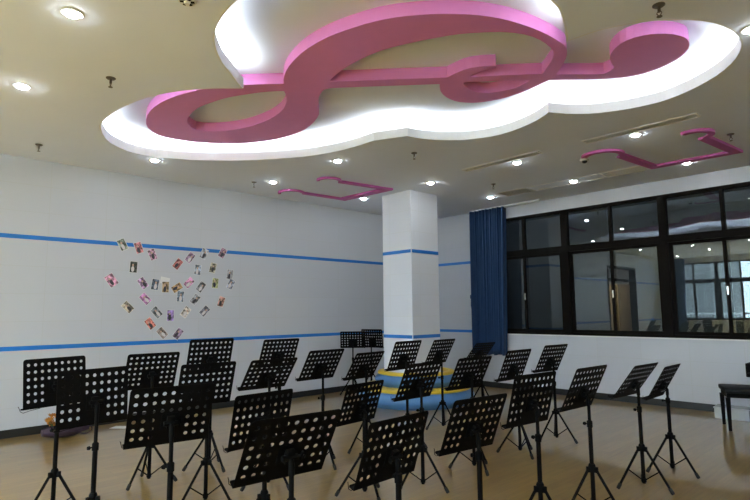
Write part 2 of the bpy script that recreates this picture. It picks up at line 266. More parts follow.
struct('baseboard_back', B(XL+.012, XR, YB, YB+.012, 0, .1), SKIRT)
struct('baseboard_side', B(XR-.012, XR, YB+.012, YW-.012, 0, .1), SKIRT)
T1, T2, TW = 2.505, 1.085, .0275
for i, z in enumerate((T1, T2)):
    struct('trim_%d' % (4+i*2), box(B(XL, XL+.003, DY1, YW, z-TW, z+TW), XL, XL+.003, YB, DY0, z-TW, z+TW), TAPE)
    struct('trim_%d' % (5+i*2), box(B(XL+.003, WX0-.02, YW-.003, YW, z-TW, z+TW), WX1+.02, XR, YW-.003, YW, z-TW, z+TW), TAPE)
# square pillar standing free of the corner
PX0, PX1, PY0, PY1 = -6.75, -6.07, 6.575, 7.27
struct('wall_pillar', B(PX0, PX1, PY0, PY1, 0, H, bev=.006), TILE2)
bm = bmesh.new()
e = .003
for z in (T1, T2):
    box(bm, PX0-.001, PX1-.012, PY0-e, PY0, z-TW, z+TW); box(bm, PX1, PX1+e, PY0+.012, PY1, z-TW, z+TW)
    box(bm, PX0+.012, PX1, PY1, PY1+e, z-TW, z+TW); box(bm, PX0-e, PX0, PY0, PY1-.012, z-TW, z+TW)
struct('trim_8', bm, TAPE)

# ------------------------------------------------------------------ windows
def window(name, X0, X1, yin, yout, bays, latch_side):
    """dark metal window: fixed lights above a transom, two sliding sashes per bay below; yin is the face in the room"""
    root = empty(name, (X0, yin, WZ0), kind='structure'); T = Matrix.Translation((-X0, -yin, -WZ0))
    s = 1 if yout > yin else -1
    def bx(bm, a, b, d0, d1, z0, z1):
        ya, yb = sorted((yin+s*d0, yin+s*d1)); return box(bm, a, b, ya, yb, z0, z1, M=T)
    pitch = (X1-X0)/bays; ZT = 2.60
    bm = bmesh.new()
    bx(bm, X0, X0+.06, 0, .09, WZ0, WZ1); bx(bm, X1-.06, X1, 0, .09, WZ0, WZ1); bx(bm, X0+.06, X1-.06, 0, .09, WZ0, WZ0+.045); bx(bm, X0+.06, X1-.06, 0, .09, WZ1-.055, WZ1)
    build('window_frame', bm, FRAME, root)
    build('transom_bar', bx(bmesh.new(), X0+.06, X1-.06, 0, .09, ZT-.055, ZT+.055), FRAME, root)
    for i in range(bays):
        a = X0+i*pitch; b = a+pitch
        if i:
            bm = bmesh.new(); bx(bm, a-.06, a+.06, -.006, .096, WZ0+.045, ZT-.055); bx(bm, a-.06, a+.06, -.006, .096, ZT+.055, WZ1-.055)
            build('mullion', bm, FRAME, root)
        a += .06; b -= .06; c = (a+b)/2
        build('mullion', bx(bmesh.new(), c-.025, c+.025, .004, .086, ZT+.055, WZ1-.055), FRAME, root)
        for p, q in ((a, c-.025), (c+.025, b)): build('pane', bx(bmesh.new(), p, q, .04, .046, ZT+.055, WZ1-.055), GLASS, root)
        for k, (p, q, d) in enumerate(((a, c+.035, .052), (c-.035, b, .012))):
            bm = bmesh.new(); w = .05; z0, z1 = WZ0+.045, ZT-.055
            bx(bm, p, p+w, d, d+.034, z0, z1); bx(bm, q-w, q, d, d+.034, z0, z1); bx(bm, p+w, q-w, d, d+.034, z0, z0+.05); bx(bm, p+w, q-w, d, d+.034, z1-.05, z1)
            sa = build('sash', bm, FRAME, root)
            build('pane', bx(bmesh.new(), p+w, q-w, d+.014, d+.020, z0+.05, z1-.05), GLASS, sa)
            if k == 1:
                bm = bx(bmesh.new(), p+.012, p+.038, d-.012, d, 1.70, 1.82); bx(bm, p+.018, p+.034, d-.024, d-.012, 1.755, 1.80)
                build('latch', bm, STEEL, sa)
window('window_1', WX0, WX1, YW, YW+.2, 5, 1)
window('window_2', BX0, BX1, YB, YB-.2, 6, 1)
# unseen dark box added behind the first window to keep the sky out
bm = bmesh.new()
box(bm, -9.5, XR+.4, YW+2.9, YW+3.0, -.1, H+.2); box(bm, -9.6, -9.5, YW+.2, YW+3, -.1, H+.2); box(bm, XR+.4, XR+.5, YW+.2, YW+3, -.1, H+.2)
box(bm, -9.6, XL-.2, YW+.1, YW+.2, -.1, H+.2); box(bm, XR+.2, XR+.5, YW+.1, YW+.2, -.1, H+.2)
struct('wall_dark_box', bm, DARK)
struct('floor_dark_box', B(-9.6, XR+.5, YW+.2, YW+3, -.2, -.1), DARK)
struct('ceiling_dark_box', B(-9.6, XR+.5, YW+.2, YW+3, H+.2, H+.3), DARK)

# lit corridor through the doorway in the left wall
bm = bmesh.new(); box(bm, -10.9, -10.8, -6.4, 1, 0, H); box(bm, -10.8, XL-.2, -6.5, -6.4, 0, H); box(bm, -10.8, XL-.2, 1, 1.1, 0, H)
box(bm, XL-.3, XL-.2, -6.4, YB-.2, 0, H)
struct('wall_corridor', bm, LIPM)
struct('floor_corridor', B(-10.9, XL-.2, -6.5, 1.1, -.1, 0), FLOOR)
struct('ceiling_corridor', B(-10.9, XL-.2, -6.5, 1.1, H, H+.1), CEIL)
dr = empty('door_1', (XL, DY0, 0), kind='structure')
bm = bmesh.new(); T = Matrix.Translation((-XL, -DY0, 0))
for q in ((DY0, DY0+.07, 0, DZ), (DY1-.07, DY1, 0, DZ), (DY0+.07, DY1-.07, DZ-.07, DZ), (DY0+.07, DY1-.07, 2.53, 2.60)): box(bm, XL-.21, XL+.02, *q, M=T)
build('door_frame', bm, FRAME, dr)
TAN = M_('tan_wood_veneer', (.52, .37, .19), .45, .08, 6)
lathe_bm = lathe(bmesh.new(), [(.55, 0), (.55, 2.45), (.53, 2.47)], 40)
o = build('column', lathe_bm, TAN, smooth=True, label='tan round column in the lit corridor beyond the doorway', cat='column'); o.location = (-8.98, -3.6, 0)
t = empty('ceiling_light', (-9.6, -1.9, H), label='round white ceiling lamp in the corridor beyond the doorway', cat='ceiling light')
build('housing', lathe(bmesh.new(), [(.24, -.03), (.24, 0)], 32), WHITEP, t)
build('diffuser', lathe(bmesh.new(), [(.0005, -.075), (.12, -.07), (.2, -.05), (.22, -.03)], 32), emission('corridor_lamp', (1, .95, .86), 420), t)

# outside behind the back windows
struct('ground', B(-40, 30, -60, YB-.2, -4.3, -4.2), M_('pale_paving', (.65, .64, .60), .8, .1, 2))
FAC = M_('grey_render', (.13, .135, .135), .8, .06, 1.5); FAC2 = M_('pale_render', (.62, .63, .64), .8, .06, 1.5); FWIN = M_('dark_glazing', (.05, .06, .075), .15, .1, 4)
def outside(name, x0_, x1_, y0_, y1_, z1_, m, label, rows_):
    t = empty(name, ((x0_+x1_)/2, y1_, -4.2), label=label, cat='building'); T = Matrix.Translation((-(x0_+x1_)/2, -y1_, 4.2))
    build('wall', B(x0_, x1_, y0_, y1_, -4.2, z1_, M=T), m, t)
    build('parapet', B(x0_-.1, x1_+.1, y0_-.1, y1_+.1, z1_, z1_+.3, M=T), FAC2, t)
    for z in rows_:
        x = x0_+.8
        while x < x1_-1.6:
            w = build('window', B(x, x+1.5, y1_, y1_+.05, z, z+1.6, M=T), FAC2, t); build('pane', B(x+.06, x+1.44, y1_+.05, y1_+.06, z+.06, z+1.54, M=T), FWIN, w); x += 2.6
    return t
outside('building', -22, -7.6, -16, -10.5, 7, FAC, 'grey rendered building wing close behind the back windows', (-3, .6, 3.6))
outside('building', -9, 26, -34, -26, 2.2, FAC2, 'pale low building across the yard behind the back windows', (-2.5, .2))
rl = empty('railing', (-3, YB-1.6, 0), label='pale metal balcony railing outside the back windows', cat='railing')
build('balcony_slab', B(-9, 9, -.1, 1.4, -.2, 0), FAC2, rl)
build('top_rail', B(-9, 9, -.03, .03, 1.25, 1.33), WHITEP, rl); build('bottom_rail', B(-9, 9, -.02, .02, .1, .15), WHITEP, rl)
bm = bmesh.new()
for i in range(150): box(bm, -9+i*.12, -8.98+i*.12, -.01, .01, .15, 1.25)
build('baluster', bm, WHITEP, rl, kind='stuff')

# ------------------------------------------------------------------ ceiling reliefs
def relief(name, loops, z0, z1, label, cat, m=PINK, group=None):
    cx = sum(p[0] for p in loops[0])/len(loops[0]); cy = sum(p[1] for p in loops[0])/len(loops[0])
    bm = plate(bmesh.new(), [[(p[0]-cx, p[1]-cy) for p in l] for l in loops], 0, z1-z0)
    o = build(name, bm, m, label=label, cat=cat, group=group); o.location = (cx, cy, z0); return o
relief('treble_clef', [CLEF]+CLEF_HOLES, H+.17, ZU, 'big pink treble clef shape hung in the glowing ceiling recess', 'ceiling relief')
def band(pts, w):
    """outline of a mitred band along pts"""
    l, r = [], []
    for i, p in enumerate(pts):
        p = Vector(p); a = (p-Vector(pts[i-1])).normalized() if i else None; b = (Vector(pts[i+1])-p).normalized() if i < len(pts)-1 else None
        t = (a+b).normalized() if a and b else (a or b); nn = Vector((-t.y, t.x)); k = w/2/max(.4, nn.dot(Vector((-(a or b).y, (a or b).x))))
        l.append(tuple(p+nn*k)); r.append(tuple(p-nn*k))
    return l+r[::-1]
def two_width(P, w, w2):
    """outline of stem, beam, stem: stems w wide, the beam w2 wide"""
    d0 = (P[1]-P[0]).normalized(); d1 = (P[2]-P[1]).normalized(); d2 = (P[3]-P[2]).normalized(); n0 = Vector((-d0.y, d0.x)); n1 = Vector((-d1.y, d1.x)); n2 = Vector((-d2.y, d2.x))
    def meet(p, d, q, e):
        k = d.x*e.y-d.y*e.x; t = ((q.x-p.x)*e.y-(q.y-p.y)*e.x)/k; return p+d*t
    out = [P[0]+n0*w/2]
    for s in (1, -1):
        a = meet(P[0]+n0*s*w/2, d0, P[1]+n1*s*w2/2, d1); b = meet(P[3]+n2*s*w/2, d2, P[2]+n1*s*w2/2, d1)
        if s == 1: out += [a, b, P[3]+n2*w/2]
        else: out += [P[3]-n2*w/2, b, a, P[0]-n0*w/2]
    return [tuple(p) for p in out]
def note(pts, heads, label, w, w2):
    """a beamed pair of notes: stem, beam, stem, each stem ending in a hooked outline round a pale disc"""
    P = [Vector(p) for p in pts]
    e = (P[2]-P[1]).normalized(); f = ((P[0]-P[1]).normalized()+(P[3]-P[2]).normalized()).normalized()
    P = [P[0]+e*w/2, P[1]+e*w/2+f*w2/2, P[2]-e*w/2+f*w2/2, P[3]-e*w/2]; cx, cy = P[1]
    root = empty('music_note', (cx, cy, H), label=label, cat='ceiling relief', group='pink beamed notes on the ceiling')
    sh = lambda l: [(p[0]-cx, p[1]-cy) for p in l]
    d0 = (P[0]-P[1]).normalized(); d3 = (P[3]-P[2]).normalized()
    build('beam', plate(bmesh.new(), [sh(two_width([P[0], P[1], P[2], P[3]], w, w2))], -.035, -.002), PINK2, root)
    for S_, hd, dd in ((P[0], Vector(heads[0]), d0), (P[3], Vector(heads[1]), d3)):
        ax = hd-S_; rad = ax.length; c = hd
        a0 = math.atan2(S_.y-c.y, S_.x-c.x); sgn = 1
        ring_o, ring_i = [], []
        for k in range(25):
            a = a0 - R(190)*k/24
            ring_o.append((c.x+(rad+w*.3)*math.cos(a), c.y+(rad+w*.3)*math.sin(a))); ring_i.append((c.x+(rad-w*.3)*math.cos(a), c.y+(rad-w*.3)*math.sin(a)))
        h_ = build('note_head', plate(bmesh.new(), [sh(ring_o+ring_i[::-1])], -.034, -.002), PINK2, root)
        disc = [(c.x+(rad-w*.3)*math.cos(2*math.pi*k/40), c.y+(rad-w*.3)*math.sin(2*math.pi*k/40)) for k in range(40)]
        build('disc', plate(bmesh.new(), [sh(disc)], -.02, -.002), CEIL, h_)
    return root
note([(-7.428, 5.325), (-7.37, 6.237), (-6.189, 6.283), (-6.325, 5.272)], [(-7.52, 5.17), (-6.42, 5.11)], 'pink beamed music note on the ceiling in front of the square pillar', .075, .16)
note([(-2.87, 7.148), (-2.783, 8.155), (-1.664, 8.173), (-1.772, 7.125)], [(-2.98, 6.99), (-1.88, 6.96)], 'pink beamed music note on the ceiling above the dark window', .12, .12)

# ------------------------------------------------------------------ downlights
LIT = {(-3.93, .9): 'nearest glaring downlight at upper left, farthest from the left wall',
 (-5.53, .9): 'second bright downlight at far left, below the nearest one',
 (-7.12, 2.7): 'downlight above the left wall just below the left lobe of the recess',
 (-7.12, 4.55): 'small downlight by the left wall just left of the left music note',
 (-5.53, 4.55): 'downlight below the middle of the glowing recess edge, beyond the left note',
 (-7.12, 6.47): 'downlight at the corner of the left pink note beside the pillar',
 (-5.53, 6.47): 'downlight directly right of the top of the square pillar',
 (-5.53, 8.12): 'downlight next to the top of the blue curtain',
 (-3.95, 6.47): 'downlight beside the left linear ceiling slot',
 (-3.95, 8.12): 'downlight above the window between the two grey ceiling grilles',
 (-2.36, 6.47): 'bright downlight beside the right linear ceiling slot',
 (-2.36, 8.29): 'downlight half hidden by the beam of the right pink note',
 (-.82, 4.62): 'downlight cut by the right edge of the photo near the recess tip'}
grow = offset(OPENING, .15); proto = None
spots = list(LIT)
for gx in (-7.12, -5.53, -3.95, -2.36, -.78, .8, 2.4):
    for gy in (8.12, 6.47, 4.55, 2.7, .9, -.9, -2.7, -4.5):
        if inside((gx, gy), grow) or any(math.hypot(gx-a, gy-b) < .4 for a, b in spots): continue
        if gx < -.5 and .5 < gy < 5: continue      # none there
        spots.append((gx, gy))
for (x, y) in spots:
    if proto is None:
        proto = empty('downlight'); r = empty
        build('trim_ring', lathe(bmesh.new(), [(.047, -.003), (.055, -.008), (.07, -.006), (.074, 0), (.047, 0)], 32, closed=True), WHITEP, proto, smooth=True)
        build('lamp_face', lathe(bmesh.new(), [(.003, -.026), (.02, -.0245), (.036, -.018), (.045, -.008), (.047, -.001)], 24), DOWNF, proto)
        t = proto
    else: t = copy_tree(proto)
    t.location = (x, y, H)
    tag(t, LIT.get((x, y), 'round recessed downlight in the part of the ceiling the photo leaves out'), 'downlight', 'round recessed downlights')

# ------------------------------------------------------------------ sprinklers, detector, vents
SPR = [(-1.17, 3.77, 'sprinkler head above the pink disc end of the treble clef'), (-4.83, 1.43, 'sprinkler head left of the left lobe of the recess'),
 (-7.36, 1.41, 'sprinkler head at far left near the left wall'), (-4.91, 7.30, 'sprinkler head just above the downlight by the blue curtain'),
 (-4.59, 5.06, 'sprinkler head in front of the pillar below the recess kink'), (-1.595, 7.30, 'sprinkler head beside the right pink note by the window'),
 (-7.32, 4.33, 'tiny sprinkler head left of the left pink note')]
proto = None
for x, y, lab in SPR:
    if proto is None:
        proto = t = empty('sprinkler')
        build('cover_plate', lathe(bmesh.new(), [(.012, -.012), (.03, -.012), (.04, -.004), (.04, 0), (.012, 0)], 24, closed=True), DSTEEL, t, smooth=True)
        build('pipe', lathe(bmesh.new(), [(.010, -.05), (.010, 0)], 14), DSTEEL, t)
        bm = bmesh.new(); tube(bm, [(-.009, 0, -.045), (-.016, 0, -.058), (-.004, 0, -.078)], .003, 6); tube(bm, [(.009, 0, -.045), (.016, 0, -.058), (.004, 0, -.078)], .003, 6)
        build('yoke', bm, DSTEEL, t)
        build('deflector', lathe(bmesh.new(), [(.018, -.084), (.018, -.081)], 18), DSTEEL, t)
    else: t = copy_tree(proto)
    t.location = (x, y, H); tag(t, lab, 'sprinkler', 'ceiling sprinklers')
t = empty('smoke_detector', (-3.24, 1.40, H), label='white round detector at the top edge of the photo', cat='detector')
build('base', lathe(bmesh.new(), [(.055, -.02), (.06, -.012), (.06, 0)], 30), WHITEP, t, smooth=True)
bm = bmesh.new()
for k in range(6): box(bm, .022, .046, -.009, .009, -.0225, -.0195, M=Matrix.Rotation(k*math.pi/3, 4, 'Z'))
build('slot', bm, BLACK2, t)
build('cap', lathe(bmesh.new(), [(.018, -.034), (.022, -.02)], 24), WHITEP, t, smooth=True)
t = empty('dome_camera', (-3.24, 7.01, H), label='small white ceiling camera at the end of the right pink note', cat='camera')
build('base', lathe(bmesh.new(), [(.05, -.03), (.055, -.02), (.055, 0)], 24), WHITEP, t, smooth=True)
build('dome', lathe(bmesh.new(), [(.002, -.062), (.02, -.058), (.032, -.045), (.036, -.03)], 24), BLACK2, t, smooth=True)

def vent(name, x0_, x1_, y0_, y1_, lab, slats, m=LGREY, blades=GREY):
    cx, cy = (x0_+x1_)/2, (y0_+y1_)/2; t = empty(name, (cx, cy, H), label=lab, cat='vent'); a, b = (x1_-x0_)/2, (y1_-y0_)/2; w = .018
    bm = bmesh.new(); box(bm, -a, a, -b, -b+w, -.008, 0); box(bm, -a, a, b-w, b, -.008, 0); box(bm, -a, -a+w, -b+w, b-w, -.008, 0); box(bm, a-w, a, -b+w, b-w, -.008, 0)
    build('frame', bm, m, t)
    build('backing', B(-a+w, a-w, -b+w, b-w, -.001, -.0003), GREY, t)
    for k in range(slats):
        y = -b+w+(k+.5)*(2*b-2*w)/slats
        build('slat', B(-a+w, a-w, -.006, .006, -.001, .001, M=Matrix.Translation((0, y, -.0045)) @ Matrix.Rotation(R(35), 4, 'X')), blades, t)
vent('ceiling_slot', -4.70, -3.47, 6.185, 6.325, 'narrow linear air slot in the ceiling nearer the pillar', 5)
vent('ceiling_slot', -2.90, -1.64, 6.215, 6.365, 'narrow linear air slot in the ceiling right of the recess cusp', 5)
vent('ceiling_grille', -5.25, -4.70, 7.93, 8.27, 'dark grey square ceiling grille near the blue curtain', 11, GREY, M_('dark_grille_paint', (.45, .445, .43), .6, .05, 10))
vent('ceiling_grille', -3.46, -2.84, 7.93, 8.27, 'pale grey ceiling grille above the window behind the right pink note', 11, WHITEP, LGREY)
bm = B(-4.66, -3.5, 7.94, 7.955, H-.006, H); box(bm, -4.66, -3.5, 8.245, 8.26, H-.006, H)
struct('trim_9', bm, LGREY)

# ------------------------------------------------------------------ curtain
t = empty('curtain', (-6.255, 8.985, .66), label='deep blue curtain gathered at the left end of the dark window', cat='curtain')
bm = bmesh.new(); NX, NZ = 260, 24; rows_ = []; ztop = H-.03-.66
for j in range(NZ+1):
    z = ztop*j/NZ; row = []; low = 1-z/ztop
    for i in range(NX+1):
        u = i/NX; x = -.345 + .80*u*(.90+.10*z/ztop)
        ph_ = 2*math.pi*(9*u + .16*math.sin(u*11+.5) + .05*math.sin(z*1.1+u*7))
        d = math.copysign(abs(math.sin(ph_))**.8, math.sin(ph_))*(.105+.02*math.sin(u*17)) + .02*math.sin(ph_*.5+1+low)
        row.append(bm.verts.new((x+.020*math.sin(ph_*2+.4), d, z-.012*math.sin(ph_*.5)*low)))
    rows_.append(row)
for a, b in zip(rows_, rows_[1:]):
    for i in range(NX): bm.faces.new((a[i], a[i+1], b[i+1], b[i]))
o = build('cloth', bm, CURT, t, smooth=True); sm = o.modifiers.new('thickness', 'SOLIDIFY'); sm.thickness = .004
build('track', B(-.36, 1.2, -.03, .03, ztop, ztop+.03), WHITEP, t)
bm = bmesh.new(); tube(bm, [(-.38, .1, 1.08), (-.38, -.02, 1.06), (-.37, -.07, 1.10), (-.37, -.07, 1.16)], .012, 8); tube(bm, [(-.375, -.03, 1.08), (-.39, -.02, .95), (-.385, 0, .85)], .018, 8)
build('tieback', bm, CURT, t, smooth=True)
# second curtain in the far corner behind the camera
c2 = copy_tree(t); c2.location = (-7.65, YB+.14, .66); tag(c2, 'blue curtain in the back corner, seen only mirrored in the window')

# ------------------------------------------------------------------ round two-tier soft seat round the pillar
t = empty('round_seat', (-6.33, 6.92, 0), label='round two-tier blue and yellow soft seat around the foot of the pillar', cat='soft seat')
def tier(r0, r1, z0, z1, nm):
    pf = []; n = 10; zr = (z1-z0)/2
    side = [(r0, z0)] + [(r1-.07+.07*math.sin(math.pi*k/n), z0+(z1-z0-.05)*k/n) for k in range(n+1)] + [(r0, z1-.05)]
    o = build(nm, lathe(bmesh.new(), side, 72, closed=True), PBLUE, t, smooth=True, )
    top = [(r0, z1-.05)] + [(r1-.055+.012*math.sin(math.pi*k/6) - .06*(k/6)**2, z1-.05+.05*math.sin(math.pi/2*k/6)) for k in range(7)] + [(r0+.03, z1)]
    build(nm.replace('cushion', 'pad'), lathe(bmesh.new(), top, 72, closed=True), PYEL, t, smooth=True)
tier(.53, .97, 0, .285, 'lower_cushion'); tier(.52, .70, .285, .52, 'upper_cushion')

# ------------------------------------------------------------------ photo prints in a heart
PLAB = [
 (-28, (.30,.34,.28), 'dark and green photo print, leftmost on the top blue tape'), (-20, (.62,.25,.27), 'white and red photo print on the top tape, second from left'),
 (-24, (.62,.36,.50), 'pink photo print just under the tape, third from left along the top'), (3, (.06,.07,.065), 'upright black photo print with a pale figure, upper left of the heart'),
 (-36, (.70,.36,.50), 'large pink photo print, leftmost of the heart'), (36, (.50,.17,.16), 'red photo print at the dip of the heart, leaning right'),
 (36, (.36,.24,.36), 'purple-grey photo print right of the heart dip'), (24, (.42,.45,.50), 'grey-blue photo print on the top tape at right'),
 (28, (.38,.22,.30), 'maroon photo print, rightmost on the top blue tape'), (6, (.40,.46,.56), 'pale blue photo print, upright below the top right arch'),
 (14, (.46,.43,.34), 'beige photo print in the upper right of the heart'), (8, (.36,.35,.37), 'grey photo print at the right edge, upper of a touching pair'),
 (28, (.42,.46,.58), 'blue-grey photo print at the right edge, lower of a touching pair'), (5, (.40,.42,.20), 'yellow-green photo print left of the touching pair'),
 (18, (.55,.30,.25), 'red and green photo print at the lower right edge'), (44, (.66,.32,.52), 'magenta photo print in the centre leaning right'),
 (36, (.22,.22,.24), 'dark grey photo print right of the magenta one in the centre'), (-36, (.56,.36,.58), 'lilac photo print at centre left leaning left'),
 (8, (.14,.18,.25), 'dark blue photo print between the lilac and brown ones'), (0, (.42,.30,.17), 'brown upright photo print under the blank white sheet'),
 (56, (.46,.29,.13), 'tan photo print tilted almost flat in the middle'), (4, (.30,.38,.48), 'steel-blue upright photo print below the tan one'),
 (40, (.38,.39,.42), 'pale grey photo print leaning right, right of the steel-blue one'), (44, (.20,.20,.25), 'dark photo print leaning right, low on the right slope'),
 (36, (.56,.50,.44), 'cream photo print leaning right, low centre'), (0, (.36,.24,.56), 'violet upright photo print low in the centre'),
 (-42, (.22,.24,.26), 'charcoal photo print leaning left, low on the left slope'), (-44, (.58,.26,.52), 'magenta photo print below the lilac one at left'),
 (-46, (.50,.45,.36), 'tan-bordered photo print at the lower left edge'), (-38, (.62,.22,.18), 'orange-red photo print near the bottom, left of the tip'),
 (-42, (.30,.24,.22), 'dark brown photo print at the bottom tip of the heart'), (38, (.34,.24,.36), 'dark purple photo print at the bottom right of the tip'),
 (10, (.74,.74,.74), 'blank white sheet of paper faint in the centre of the heart')]
PAPER = M_('photo_paper', (.80, .79, .78), .3, .03, 20)
def print_material():
    m = mat('photo_print', (.5, .5, .5), .3); N, L, b = nodes(m)
    oi = N.new('ShaderNodeObjectInfo'); tc = N.new('ShaderNodeTexCoord'); n = N.new('ShaderNodeTexNoise'); n.noise_dimensions = '4D'; n.inputs['Scale'].default_value = 22; n.inputs['Detail'].default_value = 3
    mu = N.new('ShaderNodeMath'); mu.operation = 'MULTIPLY'; mu.inputs[1].default_value = 40; L.new(oi.outputs['Random'], mu.inputs[0]); L.new(mu.outputs[0], n.inputs['W']); L.new(tc.outputs['Object'], n.inputs['Vector'])
    rp = N.new('ShaderNodeValToRGB'); rp.color_ramp.interpolation = 'EASE'
    for q, v in ((0, .25), (1, 1.7)): rp.color_ramp.elements[q].color = (v, v, v, 1)
    rp.color_ramp.elements[0].position = .36; rp.color_ramp.elements[1].position = .66
    x = N.new('ShaderNodeMix'); x.data_type = 'RGBA'; x.blend_type = 'MULTIPLY'; x.inputs[0].default_value = 1
    L.new(n.outputs['Fac'], rp.inputs[0]); L.new(oi.outputs['Color'], x.inputs[6]); L.new(rp.outputs[0], x.inputs[7]); L.new(x.outputs[2], b.inputs['Base Color'])
    return m
PRINT = print_material(); SKIN = M_('printed_face', (.62, .42, .33), .3, .1, 30); CLOTHD = M_('printed_dark', (.05, .045, .06), .3, .2, 30); CLOTHL = M_('printed_light', (.72, .68, .68), .3, .1, 30)
for i, ((y, z), (ang, colr, lab)) in enumerate(zip(PH, PLAB)):
    if i == 32:
        t = build('paper_sheet', B(0, .0015, -.07, .07, -.05, .05), PAPER, label=lab, cat='paper'); t.location = (XL+.001, y, z); t.rotation_euler = (-R(ang), 0, 0); continue
    t = empty('photo_print', (XL+.0035, y, z), label=lab, cat='photo', group='photo prints forming a heart'); 
    t.rotation_euler = (-R(ang), 0, 0)          # leans along the wall
    w, h_ = (.056, .085) if i != 4 else (.066, .092)
    build('paper', B(0, .0012, -w, w, -h_, h_), PAPER, t)
    bm = B(.0012, .0016, -w+.006, w-.006, -h_+.006, h_-.006)
    cx = random.uniform(-.015, .015)
    for (zc, a, b, mi) in ((-.03, .022, .042, 2 if sum(colr) > .75 and i % 3 else 3), (.028, .014, .017, 1)):
        vs = [bm.verts.new((.0018, cx+a*math.cos(2*math.pi*k/14), zc+b*math.sin(2*math.pi*k/14))) for k in range(14)]
        bm.faces.new(vs).material_index = mi
    o = build('picture', bm, [PRINT, SKIN, CLOTHD, CLOTHL], t); o.color = (*colr, 1)

# ------------------------------------------------------------------ music stands
DW, DH = .46, .36
def desk_mesh():
    """perforated desk: six rows of nine holes, the middle three of the lower rows left solid; local x width, y up the slope"""
    out = []
    for cx, cy, a0 in ((DW/2-.02, DH/2-.02, 0), (-DW/2+.02, DH/2-.02, 90)):
        out += [(cx+.02*math.cos(R(a0+90*k/5)), cy+.02*math.sin(R(a0+90*k/5))) for k in range(6)]
    out += [(-DW/2, -DH/2), (DW/2, -DH/2)]
    holes = []
    for r_ in range(6):
        for c in range(9):
            if r_ >= 3 and 3 <= c <= 5: continue
            x = (c-4)*.0485; y = DH/2-.043-r_*.0525
            holes.append([(x+.0116*math.cos(2*math.pi*k/16), y+.0116*math.sin(2*math.pi*k/16)) for k in range(16)])
    return plate(bmesh.new(), [out]+holes, 0, .0025)
FOOT_R, HUB, CLAMP = .235, .335, .66
def make_stand():
    root = empty('music_stand')
    # tripod
    tripod = empty('tripod'); tripod.parent = root
    for k in range(3):
        a = k*2*math.pi/3; c, s = math.cos(a), math.sin(a)
        p0 = Vector((c*.03, s*.03, HUB-.005)); p1 = Vector((c*FOOT_R, s*FOOT_R, .016))
        lg = build('leg', tube(bmesh.new(), [p0, p1], .0105, 10), BLACK, tripod, smooth=True)
        d = (p1-p0).normalized()
        build('rubber_foot', tube(bmesh.new(), [p1-d*.045, p1-d*.006, p1+d*.004], [.0145, .0155, .012], 10), RUBBER, lg, smooth=True)
        m = p0.lerp(p1, .52); st = build('strut', tube(bmesh.new(), [(c*.014, s*.014, .075), m], .0055, 6), BLACK, tripod)
    bm = lathe(bmesh.new(), [(.018, HUB-.03), (.024, HUB-.022), (.026, HUB+.018), (.02, HUB+.032)], 20)
    for k in range(3): box(bm, .012, .044, -.011, .011, HUB-.028, HUB+.012, M=Matrix.Rotation(k*2*math.pi/3, 4, 'Z'), bev=.003)
    build('hub', bm, BLACK2, tripod, smooth=True)
    build('lower_ring', lathe(bmesh.new(), [(.0155, .055), (.021, .06), (.021, .085), (.0155, .09)], 16), BLACK2, tripod, smooth=True)
    build('lower_tube', lathe(bmesh.new(), [(.013, .045), (.0155, .05), (.0155, CLAMP)], 18), BLACK, root, smooth=True)
    cl = build('clamp', lathe(bmesh.new(), [(.0155, CLAMP-.035), (.0205, CLAMP-.03), (.0205, CLAMP+.012), (.0125, CLAMP+.02)], 18), BLACK2, root, smooth=True)
    bm = tube(bmesh.new(), [(.015, 0, CLAMP-.01), (.038, 0, CLAMP-.01)], .005, 8); tube(bm, [(.036, 0, CLAMP-.01), (.05, 0, CLAMP-.01)], [.013, .011], 10)
    build('knob', bm, BLACK2, cl, smooth=True)
    return root
def make_desk():
    """everything that tilts; local frame: x width, y up the desk, z towards the back (the side the photo shows)"""
    parts = []
    parts.append(build('desk', desk_mesh(), BLACK))
    parts.append(build('lip', box(B(-DW/2, DW/2, -DH/2, -DH/2+.003, -.034, .0025), -DW/2, DW/2, -DH/2+.003, -DH/2+.012, -.034, -.0315), BLACK))
    bm = B(-.05, .05, -.085, .015, .0025, .007, bev=.002); box(bm, -.022, .022, -.07, 0, .007, .034, bev=.004); tube(bm, [(-.04, -.035, .03), (.04, -.035, .03)], .014, 12)
    parts.append(build('bracket', bm, BLACK2, smooth=True))
    bm = tube(bmesh.new(), [(.038, -.035, .03), (.062, -.035, .03)], .006, 8); box(bm, .055, .067, -.058, -.012, .024, .036, bev=.003)
    parts.append(build('wing_knob', bm, BLACK2))
    for s in (-1, 1):
        w = tube(bmesh.new(), [(s*.10, -DH/2-.002, -.02), (s*.17, -DH/2-.010, -.024), (s*(DW/2-.016), -DH/2-.020, -.03), (s*(DW/2+.002), -DH/2-.008, -.032), (s*(DW/2+.010), -DH/2+.02, -.036), (s*(DW/2+.014), -DH/2+.03, -.037)], .0018, 6)
        parts.append(build('page_holder', w, BLACK))
    return parts
